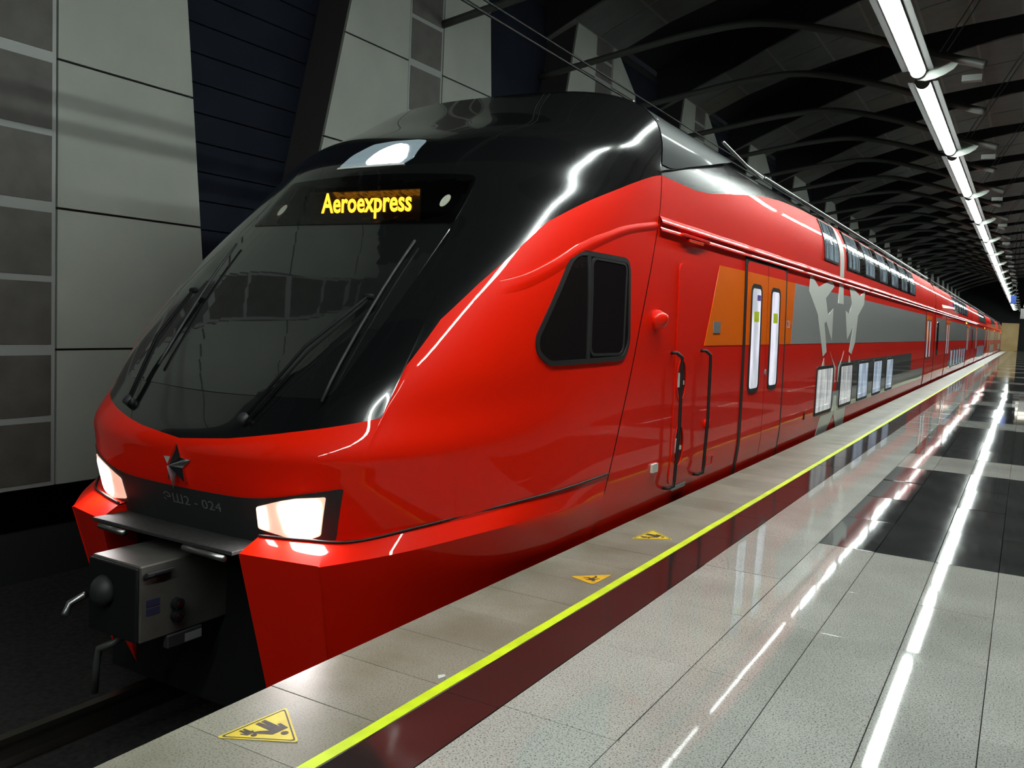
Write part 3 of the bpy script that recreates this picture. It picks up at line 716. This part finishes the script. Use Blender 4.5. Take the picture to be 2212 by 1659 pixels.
# lower dark front with number, headlamps and star
lf = conform('number_panel', round_poly([(-1.14,.575), (-.64,.462), (0,.452), (.64,.462), (1.14,.575), (1.07,.235), (.6,.19), (-.6,.19), (-1.07,.235)], [.02,.2,.3,.2,.02,.05,.1,.1,.05]), front_map, 'dark_plastic', cab, .004, .012, .10)
text_on('number_text', 'ЭШ2 - 024', .08, .375, .52, .062, front_map, 'grey_text', lf, .006)
for s in (1, -1):
    P = [(.622,.420), (.80,.478), (.888,.500), (1.052,.520), (1.0,.285), (.95,.262), (.807,.252), (.609,.284)]
    hl = conform('headlight', round_poly([(s*x, z) for x, z in P], .015), front_map, 'headlamp_side', cab, .010, .012, .08)
    conform('headlamp_lens', round_poly([(s*x, z) for x, z in ((.775,.455), (.90,.492), (1.02,.50), (.985,.30), (.94,.275), (.80,.272))], .04), front_map, 'headlamp', hl, .014, .006, .08)
    if s > 0: conform('position_lens', round_poly([(.632,.412), (.685,.430), (.675,.290), (.625,.298)], .01), front_map, 'roof_lamp', hl, .014, .006, .08)
# star emblem
cx, cz, R0, R1 = 0.0, .600, .128, .055
cy = float(front_map(0, .6)[0][1])
V = [(cx, cy-.075, cz)]; ang0 = math.pi/2
for i in range(10):
    r = (R0 if i % 2 == 0 else R1); a = ang0+i*math.pi/5; V.append((cx+r*math.cos(a), cy-.012, cz+r*math.sin(a)))
V += [(v[0], cy+.01, v[2]) for v in V[1:11]]
Fa = [(0, 1+(i+1) % 10, 1+i) for i in range(10)]+[(1+i, 1+(i+1) % 10, 11+(i+1) % 10, 11+i) for i in range(10)]
star = link('star_emblem', fix_normals(mesh('star_emblem', V, Fa)), 'chrome', cab)
link('star_needle', fix_normals(mesh('star_needle', [(-.014,cy-.02,.60),(.014,cy-.02,.60),(0,cy-.085,.60),(0,cy-.02,.735),(0,cy-.03,.445)], [(0,2,3),(2,1,3),(1,0,3),(2,0,4),(1,2,4),(0,1,4)])), 'chrome', star)
# bumper halves with skirt
def bumper(s):
    gp = spline([(.645,3.60,.245),(.92,3.68,.252),(1.185,3.80,.262),(1.44,4.10,.335),(1.668,4.736,.40),(1.742,5.35,.415),(1.748,6.085,.425)], 10)
    cp = spline([(.635,3.455,.172),(1.09,3.575,.160),(1.16,3.615,.160),(1.46,3.96,.225),(1.69,4.55,.28),(1.757,5.25,.265),(1.752,5.99,.235)], 10)
    bp = spline([(.64,3.76,-.95),(1.00,3.86,-.95),(1.05,3.89,-.95),(1.27,4.18,-.95),(1.47,4.68,-.95),(1.55,5.1,-.95),(1.60,5.46,-.95)], 10)
    gp, cp, bp = map(np.array, (gp, cp, bp))
    inn = gp.copy(); inn[:,1] += .05*np.linspace(1, .2, len(gp)); inn[:,0] -= .05*np.linspace(.0, 1, len(gp)); inn[:,2] += .004
    rows = [inn, gp]+[gp*(1-t)+cp*t for t in (.12, .5, .85)]
    rows += [cp]+[cp*(1-t)+bp*t+np.array([0, 0, 0]) for t in (.04, .12, .3, .5, .7, .85, 1)]
    P = np.array(rows); P[:,:,0] *= s
    o = link('bumper', grid_mesh('bumper', P, flip=(s < 0)), 'red', cab)
    tube('bumper_groove', [(s*(q[0]+.003), q[1]-.004, q[2]+.006) for q in gp], .008, 'rubber', o, 6)
    # inner side face of the half, towards the coupler
    col = P[2:, 0]; V = list(map(tuple, col))+[(c[0]+s*.02, 3.80, c[2]) for c in col]; n = len(col)
    link('bumper_side', mesh('bumper_side', V, [(i, i+1, n+i+1, n+i) for i in range(n-1)]), 'red', o)
    bm = bmesh.new(); bm.from_mesh(o.data)
    bmesh.ops.recalc_face_normals(bm, faces=bm.faces[:])
    for f in bm.faces: f.smooth = True
    for e in bm.edges:
        if len(e.link_faces) == 2 and e.calc_face_angle(0) > .5: e.smooth = False
    bm.to_mesh(o.data); bm.free()
for s in (1, -1): bumper(s)
box('step_board', -.64, .64, 3.40, 3.70, .168, .192, 'step_grey', cab, .004)
link('front_recess', joined('front_recess', [box_vf(-.9, .9, 3.74, 3.9, -.95, .175)]), 'black_matt', cab)
for a, b in ((.235, .60), (-.56, -.29)):
    tube('step_bar', [(a, 3.40, .15), (b, 3.385, .15)], .019, 'bar_steel', cab, 10)
# coupler
cp = box('coupler', -.222, .222, 3.12, 3.78, -.36, .09, 'coupler', cab, .008)
box('coupler_face', -.215, .215, 3.095, 3.119, -.35, .08, 'black_matt', cp, .006)
V, Fa = tube_vf([(-.07,3.10,-.10), (-.07,3.06,-.10), (-.07,3.03,-.10)], [.10,.08,.04], 14); link('coupler_cone', mesh('coupler_cone', V, Fa), 'dark_plastic', cp, True)
tube('coupler_horn', [(-.25,3.10,-.16), (-.34,3.06,-.22), (-.30,3.0,-.27)], .022, 'bar_steel', cp)
tube('uncoupling_pipe', [(-.03,3.30,-.36), (-.05,3.14,-.42), (-.13,3.11,-.46), (-.155,3.11,-.56), (-.17,3.11,-.74)], .021, 'pipe', cp)
for z in (-.135, -.185): box('type_label', .2225, .2245, 3.16, 3.25, z-.02, z+.02, 'blue_label', cp)
for z in (-.18, -.25):
    V, Fa = tube_vf([(.222,3.36,z), (.262,3.36,z)], .036, 14); q = link('bolt_boss', mesh('bolt_boss', V, Fa), 'black_matt', cp)
    V, Fa = tube_vf([(.262,3.355,z), (.272,3.355,z)], .014, 10); link('bolt', mesh('bolt', V, Fa), 'chrome', q)
box('latch', .2225, .25, 3.15, 3.33, .025, .05, 'dark_plastic', cp, .004)
box('coupler_plate', .19, .235, 3.30, 3.55, -.44, -.36, 'dark_plastic', cp, .006)
box('rating_plate', .2355, .2385, 3.42, 3.54, -.43, -.38, 'plate', cp)
tube('air_pipe', [(.228,3.14,.02), (.24,3.20,.035), (.24,3.30,.03)], .012, 'black_matt', cp)
# cab side window
cw = round_poly([(5.115,1.275), (6.28,1.295), (6.385,1.42), (6.355,2.085), (5.49,2.085), (4.985,1.47), (4.985,1.36)], [.10,.10,.10,.12,.14,.10,.10])
fw = ring('cab_side_window', cw, .035, cab_side_map, 'rubber', cab, .010, .016, .15)
conform('pane', inset(cw, .03), cab_side_map, 'side_glass', fw, .005, .008, .15)
conform('divider', [(5.62,1.31), (5.665,1.31), (5.69,2.06), (5.645,2.06)], cab_side_map, 'rubber', fw, .011, .01, .15)
conform('slider_frame', round_poly([(5.67,1.335), (6.27,1.335), (6.30,2.05), (5.70,2.05)], .08), cab_side_map, 'rubber', fw, .009, .008, .15, holes=[round_poly([(5.69,1.355), (6.25,1.355), (6.28,2.03), (5.72,2.03)], .07)])
# roof fairing behind the cap
rows = []
for f in np.linspace(0, 1, 14):
    y = 7.015+2.5*f; z0 = 2.87+.52*f; row = []
    a0 = math.asin(min(1, max(0, (z0-CZ)/CH))**(CN/2)) if z0 > CZ else 0
    for a in np.linspace(a0, math.pi/2, 24): x_, z_ = cap_pt(a); row.append((x_+.004, y, z_+.004-.03*f*math.sin(a)))
    rows.append(row)
fa = link('roof_fairing', grid_mesh('roof_fairing', np.array(rows), True), 'fairing', cab, True)
R_ = np.array(rows); R_[...,0] *= -1
link('roof_fairing', grid_mesh('roof_fairing', R_), 'fairing', cab, True)
tube('fairing_edge', [(float(side_map(0, z)[0][0])+.012, y, z) for y, z in ((7.05,2.875), (7.8,3.03), (8.6,3.20), (9.2,3.33))], .010, 'black_matt', fa, 6)
for y, z in ((7.06,3.30), (7.06,3.47)):
    x = cap_pt(math.asin(((z-CZ)/CH)**(CN/2)))[0]; tube('fairing_bolt', [(x, y, z), (x+.012, y, z+.01)], .016, 'bar_steel', fa, 8)
tube('roof_rail', [(1.42, 11.2, 3.475), (1.42, 32.3, 3.475)], .022, 'bar_steel', cab, 8)
tube('roof_pipe', [(1.36, 9.6, 3.62), (1.40, 10.4, 3.50), (1.42, 11.1, 3.47)], .02, 'bar_steel', cab, 8)
box('roof_unit', -1.1, 1.05, 24.0, 31.0, 3.40, 3.66, 'roof', cab, .05)
# gutter moulding along the body
def gutter(parent, y0, y1):
    n = max(2, int((y1-y0)/.5)); ys = np.linspace(y0, y1, n)
    def strip(name, ztop, out, par, ph):
        rows = []
        for k, y in enumerate(ys):
            wob = .8*math.sin(k*2.3+ph)+.6*math.sin(k*.9+ph*2); x, z = out, ztop-.066; row = [(-.004, z-.002), (x, z)]
            for ang, L_ in ((8,.008), (23.5,.016), (25.7,.016), (28,.016), (50,.010)):
                a = math.radians(ang+wob); x -= math.sin(a)*L_; z += math.cos(a)*L_; row.append((x, z))
            row.append((-.004, z+.004)); rows.append([(float(wside(q[1]))+q[0], y, q[1]) for q in row])
        o = link(name, grid_mesh(name, np.array(rows), True), 'red', par, True)
        bm = bmesh.new(); bm.from_mesh(o.data)
        for e in bm.edges:
            if len(e.link_faces) == 2 and e.calc_face_angle(0) > .6: e.smooth = False
        bm.to_mesh(o.data); bm.free(); return o
    g_ = strip('gutter', 2.500, .030, parent, 0); strip('lower_bead', 2.436, .024, g_, 1.3)
    return g_
gutter(cab, 6.965, Y1-.05)
SM = side_map
# livery panels
conform('orange_panel', [(8.24,1.395), (9.56,1.395), (9.56,2.205), (8.66,2.2)], SM, 'orange', cab, .0025, .004, .4)
conform('orange_panel', [(11.52,1.395), (11.84,1.395), (11.98,2.205), (11.52,2.205)], SM, 'orange', cab, .0025, .004, .4)
conform('grey_panel', [(11.845,1.395), (29.6,1.395), (29.6,2.205), (11.985,2.205)], SM, 'grey_livery', cab, .0025, .004, .8)
conform('dark_panel', [(15.3,.60), (26.2,.60), (26.2,1.075), (15.3,1.075)], SM, 'dark_livery', cab, .0020, .004, .8)
conform('light_panel', [(14.9,.27), (29.4,.27), (29.4,.60), (14.9,.60)], SM, 'grey_livery', cab, .0020, .004, .8)
conform('window_band', [(15.75,2.635), (26.45,2.635), (26.45,3.305), (15.75,3.305)], SM, 'side_glass', cab, .0025, .004, .5)
for nm, P in (('ornament_arm', [(12.92,2.395),(13.50,2.235),(14.45,2.395),(14.72,2.30),(14.05,2.09),(14.26,1.84),(14.69,1.95),(14.66,1.443),(14.16,1.74),(14.02,1.70),(14.29,1.262),(14.02,1.194),(13.50,1.823),(12.84,2.148)]),
              ('ornament_arm', [(16.20,2.395),(17.25,2.26),(17.80,2.385),(17.71,2.12),(17.07,1.89),(16.88,1.399),(16.56,1.193),(16.31,1.237),(16.62,1.70),(16.06,1.458),(15.79,1.95),(16.12,1.90),(16.39,2.08),(16.12,2.34)]),
              ('ornament_spike', [(15.08,2.05),(15.57,2.05),(15.52,2.40),(15.16,2.40)]),
              ('ornament_spike', [(15.18,2.485),(15.52,2.485),(15.47,3.08),(15.16,3.36),(15.08,3.05)]),
              ('ornament_leaf', [(14.60,1.26),(14.76,1.16),(15.14,.99),(15.13,.74),(15.02,.98)]),
              ('ornament_leaf', [(15.82,1.26),(15.72,1.16),(15.36,.99),(15.37,.74),(15.48,.98)]),
              ('ornament_leaf', [(14.12,1.17),(14.18,1.03),(13.98,1.03)]), ('ornament_leaf', [(16.38,1.17),(16.55,1.03),(16.32,1.03)]),
              ('ornament_foot', [(15.16,.52),(15.24,.52),(15.22,.22),(14.52,-.3),(13.95,-.3),(14.12,.262),(15.05,.262)]),
              ('ornament_foot', [(15.27,.52),(15.34,.52),(15.42,.262),(16.32,.262),(16.52,-.3),(16.1,-.3),(15.26,.20)])):
    conform(nm, P, SM, 'silver_livery', cab, .0046, .003, .25)
# doors
def door(parent, y0, livery=True, pane='pane_door', near=True):
    """A double-leaf door whose frame starts at y0; 1.96 m wide."""
    zb_, zt = -.10, 2.405
    fr = ring('door', rrect(y0, y0+1.93, zb_-.12, zt, .03, 4), .07, SM, 'rubber', parent, .010, .014, .5)
    conform('door_header', rrect(y0+.06, y0+1.87, 2.325, 2.40, .004, 3), SM, 'rubber', fr, .010, .01, .5)
    for i, (a, b) in enumerate(((y0+.075, y0+.955), (y0+.975, y0+1.855))):
        P = round_poly([(a, zb_), (b, zb_), (b, 2.325), (a, 2.325)], [.01,.01,.02 if i == 0 else .09,.09 if i == 0 else .02], 5)
        lf_ = conform('door_leaf', P, SM, 'red', fr, .012, .014, .5)
        if livery: conform('orange_leaf_panel', [(a+.002,1.395), (b-.002,1.395), (b-.002,2.205), (a+.002,2.205)], SM, 'orange', fr, .0142, .003, .5)
        wc = (y0+.46) if i == 0 else (y0+1.335)
        wo = rrect(wc-.235, wc+.235, .845, 2.085, .12, 6)
        ring('pane_rubber', wo, .05, SM, 'rubber', fr, .019, .008, .5)
        conform('door_pane', inset(wo, .045), SM, pane, fr, .0165, .006, .5)
        if near:
            conform('lime_notice', rrect(wc-.09, wc+.12, 1.655, 1.775, .01, 3), SM, 'lime', fr, .0185, .003, .5)
            if i == 0: conform('violet_notice', rrect(wc+.02, wc+.17, 1.90, 1.965, .005, 3), SM, 'purple', fr, .0185, .003, .5)
    if near:
        conform('leaf_gap', [(y0+.955,zb_), (y0+.975,zb_), (y0+.975,2.33), (y0+.955,2.33)], SM, 'rubber', fr, .008, .01, .5)
        conform('door_button', ell(y0+.99, 1.06, .03, .04), SM, 'plate', fr, .022, .01, .5)
    conform('door_sill', rrect(y0+.05, y0+1.88, zb_-.13, zb_-.005, .005, 3), SM, 'rubber', fr, .030, .03, .5)
    return fr
door(cab, 9.57)
def window(name, parent, y0, y1, z0, z1, pane, r=.07, fr_w=.035, off=.010):
    o_ = rrect(y0, y1, z0, z1, r, 5)
    f = ring(name, o_, fr_w, SM, 'rubber', parent, off, .012, .4)
    conform('pane', inset(o_, fr_w-.004), SM, pane, f, off-.004, .006, .4)
    return f
for a, b in ((13.62,14.95), (15.58,16.80), (17.42,18.66), (19.32,20.55), (21.26,22.42)):
    window('lower_window', cab, a, b, .285, 1.045, 'pane_low' if a < 17 else 'pane_low_blue', .09, .05)
for i in range(7):
    a = (13.84, 15.88, 17.74, 19.6, 21.45, 23.3, 25.15)[i]
    window('upper_window', cab, a, a+1.18, 2.665, 3.285, 'pane_up', .05, .03)
door(cab, 29.75, near=False)
# small fittings between the cab and the door
hat = round_poly([(7.43,.14), (8.17,.14), (8.08,2.14), (7.47,2.14)], .10)
pk = [ell(7.61, 1.085, .125, .19, 18), ell(7.62, .485, .125, .19, 18)]
cd = conform('cab_door', hat, SM, 'red', cab, .008, .010, .25, holes=pk)
for k, (y, z) in enumerate(((7.61,1.085), (7.62,.485))):
    q = conform('step_pocket', ell(y, z, .13, .195, 18), SM, 'pocket_shade', cd, .0008, .002, .2)
    conform('pocket_lip', ell(y, z, .135, .20, 18), SM, 'red', cd, .014, .008, .2, holes=[ell(y, z, .118, .182, 18)])
    conform('pocket_grip', [(y-.09,z-.06), (y-.03,z-.06), (y-.03,z-.03), (y+.07,z-.045), (y+.07,z-.005), (y-.03,z+.005), (y-.06,z+.07), (y-.09,z+.07)], SM, 'white', cd, .012, .01, .3)
def handrail(y, z0, z1):
    x = lambda z, o: float(wside(z))+o
    tube('handrail', [(x(z1,-.01), y-.06, z1+.02), (x(z1,.05), y-.05, z1+.02), (x(z1,.085), y-.01, z1-.02), (x(z1,.085), y, z1-.08), (x(.7,.085), y, .7), (x(z0,.085), y, z0+.08), (x(z0,.085), y-.01, z0+.02), (x(z0,.05), y-.05, z0), (x(z0,-.01), y-.06, z0)], .016, 'rubber', cab, 8)
handrail(7.40, .13, 1.32); handrail(8.20, .15, 1.33)
for y, z, L_ in ((7.45,2.385,.75), (7.62,2.35,.4)): box('rain_lip', 1.70, 1.745, y, y+L_, z-.012, z+.012, 'red', cab, .004)
V, Fa = tube_vf([(1.70,6.93,1.62), (1.76,6.93,1.625), (1.82,6.93,1.615), (1.835,6.93,1.61)], [.085,.08,.055,.02], 16); link('side_camera', mesh('side_camera', V, Fa), 'red', cab, True)
conform('route_badge', rrect(8.50, 8.72, 1.52, 1.635, .006, 3), SM, 'plate', cab, .008, .008, .4)
text_on('car_number', '120', 11.655, 1.655, .20, .10, SM, 'white', cab, .0045)
conform('jack_cover', rrect(8.50, 8.72, .165, .285, .006, 3), SM, 'red', cab, .006, .008, .4, holes=[rrect(8.525, 8.695, .185, .265, .004, 3)])
conform('white_socket', rrect(6.97, 7.10, .315, .39, .006, 3), SM, 'white', cab, .02, .022, .4)
conform('name_plate', rrect(7.58, 7.93, .065, .105, .004, 3), SM, 'plate', cab, .012, .012, .4)
for y in (8.37, 8.47): conform('sensor_cap', ell(y, .62, .035, .045), SM, 'red', cab, .03, .032, .4)
conform('tie_down', rrect(12.9, 12.96, .30, .40, .01, 3), SM, 'black_matt', cab, .006, .008, .4)
# running gear
def bogie(parent, yc):
    b = link('bogie', joined('bogie', [box_vf(-.95, -.8, yc-1.7, yc+1.7, -.75, -.5), box_vf(.8, .95, yc-1.7, yc+1.7, -.75, -.5), box_vf(-.8, .8, yc-.25, yc+.25, -.7, -.4)]), 'black_matt', parent)
    for dy in (-1.25, 1.25):
        for s in (-1, 1):
            V, Fa = tube_vf([(s*.69, yc+dy, -.67), (s*.83, yc+dy, -.67)], .43, 24); link('wheel', mesh('wheel', V, Fa), 'rail', b)
        V, Fa = tube_vf([(-.7, yc+dy, -.67), (.7, yc+dy, -.67)], .08, 10); link('axle', mesh('axle', V, Fa), 'black_matt', b)
link('underframe', joined('underframe', [box_vf(-1.4, 1.4, 6.2, Y1-.02, -.4, -.2)]), 'black_matt', cab)
bogie(cab, 8.2); bogie(cab, 28.2)
link('end_wall', joined('end_wall', [box_vf(-1.55, 1.55, Y1-.1, Y1-.005, -.5, 3.3)]), 'rubber', cab)
link('gangway', joined('gangway', [box_vf(-1.2, 1.2, Y1-.02, Y1+.14, -.4, 3.0)]), 'rubber', cab)
# ---- carriages ---------------------------------------------------------------
LC = 23.0
Y2 = Y1+.14
car = thing('carriage', '', 'train car', (XT, Y2, ZBASE), 'red double-deck carriages behind the front car'); car['car'] = 1; car['y0'] = Y2
YE = Y2+LC-.14
car_shell(car, YE, lambda z: Y2, lambda y: 3.33, ('body_shell', 'roof'), ('red', 'roof'), 24)
gutter(car, Y2+.05, YE-.05)
conform('grey_panel', [(Y2+.4,1.395), (YE-.5,1.395), (YE-.5,2.205), (Y2+.4,2.205)], SM, 'grey_livery', car, .0025, .004, 1.5)
conform('light_panel', [(Y2+6,.27), (YE-6,.27), (YE-6,.60), (Y2+6,.60)], SM, 'grey_livery', car, .0020, .004, 1.5)
conform('window_band', [(Y2+8,2.635), (YE-4,2.635), (YE-4,3.305), (Y2+8,3.305)], SM, 'side_glass', car, .0025, .004, 1.5)
door(car, Y2+4.6, near=False); door(car, YE-4.6, near=False)
conform('narrow_window', rrect(Y2+.75, Y2+1.35, .9, 2.05, .15), SM, 'side_glass', car, .012, .01, .6)
for i in range(6): window('lower_window', car, Y2+7.6+i*1.75, Y2+8.8+i*1.75, .285, 1.045, 'pane_low_blue', .09, .05)
for i in range(6): window('upper_window', car, Y2+8.2+i*1.8, Y2+9.4+i*1.8, 2.665, 3.285, 'pane_up', .05, .03)
dp = conform('side_display', rrect(Y2+17.2, Y2+18.6, 2.22, 2.36, .01, 3), SM, 'led_back', car, .006, .008, .8)
for i in range(6): conform('led_segment', rrect(Y2+17.27+i*.215, Y2+17.41+i*.215, 2.25, 2.33, .01, 3), SM, 'led_far', dp, .009, .004, .8)
link('underframe', joined('underframe', [box_vf(-1.5, 1.5, Y2+.02, YE-.02, -.4, -.2)]), 'black_matt', car)
bogie(car, Y2+3.5); bogie(car, YE-3.5)
link('end_wall', joined('end_wall', [box_vf(-1.55, 1.55, Y2+.002, Y2+.06, -.5, 3.3), box_vf(-1.55, 1.55, YE-.06, YE-.002, -.5, 3.3)]), 'rubber', car)
link('gangway', joined('gangway', [box_vf(-1.2, 1.2, YE-.02, YE+.14, -.4, 3.0)]), 'rubber', car)
tube('roof_rail', [(1.42, Y2+.5, 3.475), (1.42, YE-.5, 3.475)], .022, 'bar_steel', car, 8)
for i, lb in enumerate(('red double-deck carriage coupled right behind the front car', 'red double-deck carriage, third car of the train from the cab', 'red double-deck carriage, fourth car of the train from the cab', 'last red double-deck carriage at the far end of the train')):
    c = car if i == 0 else copy_tree(car)
    c.location = (XT, Y2+LC*i, ZBASE); c['label'] = lb
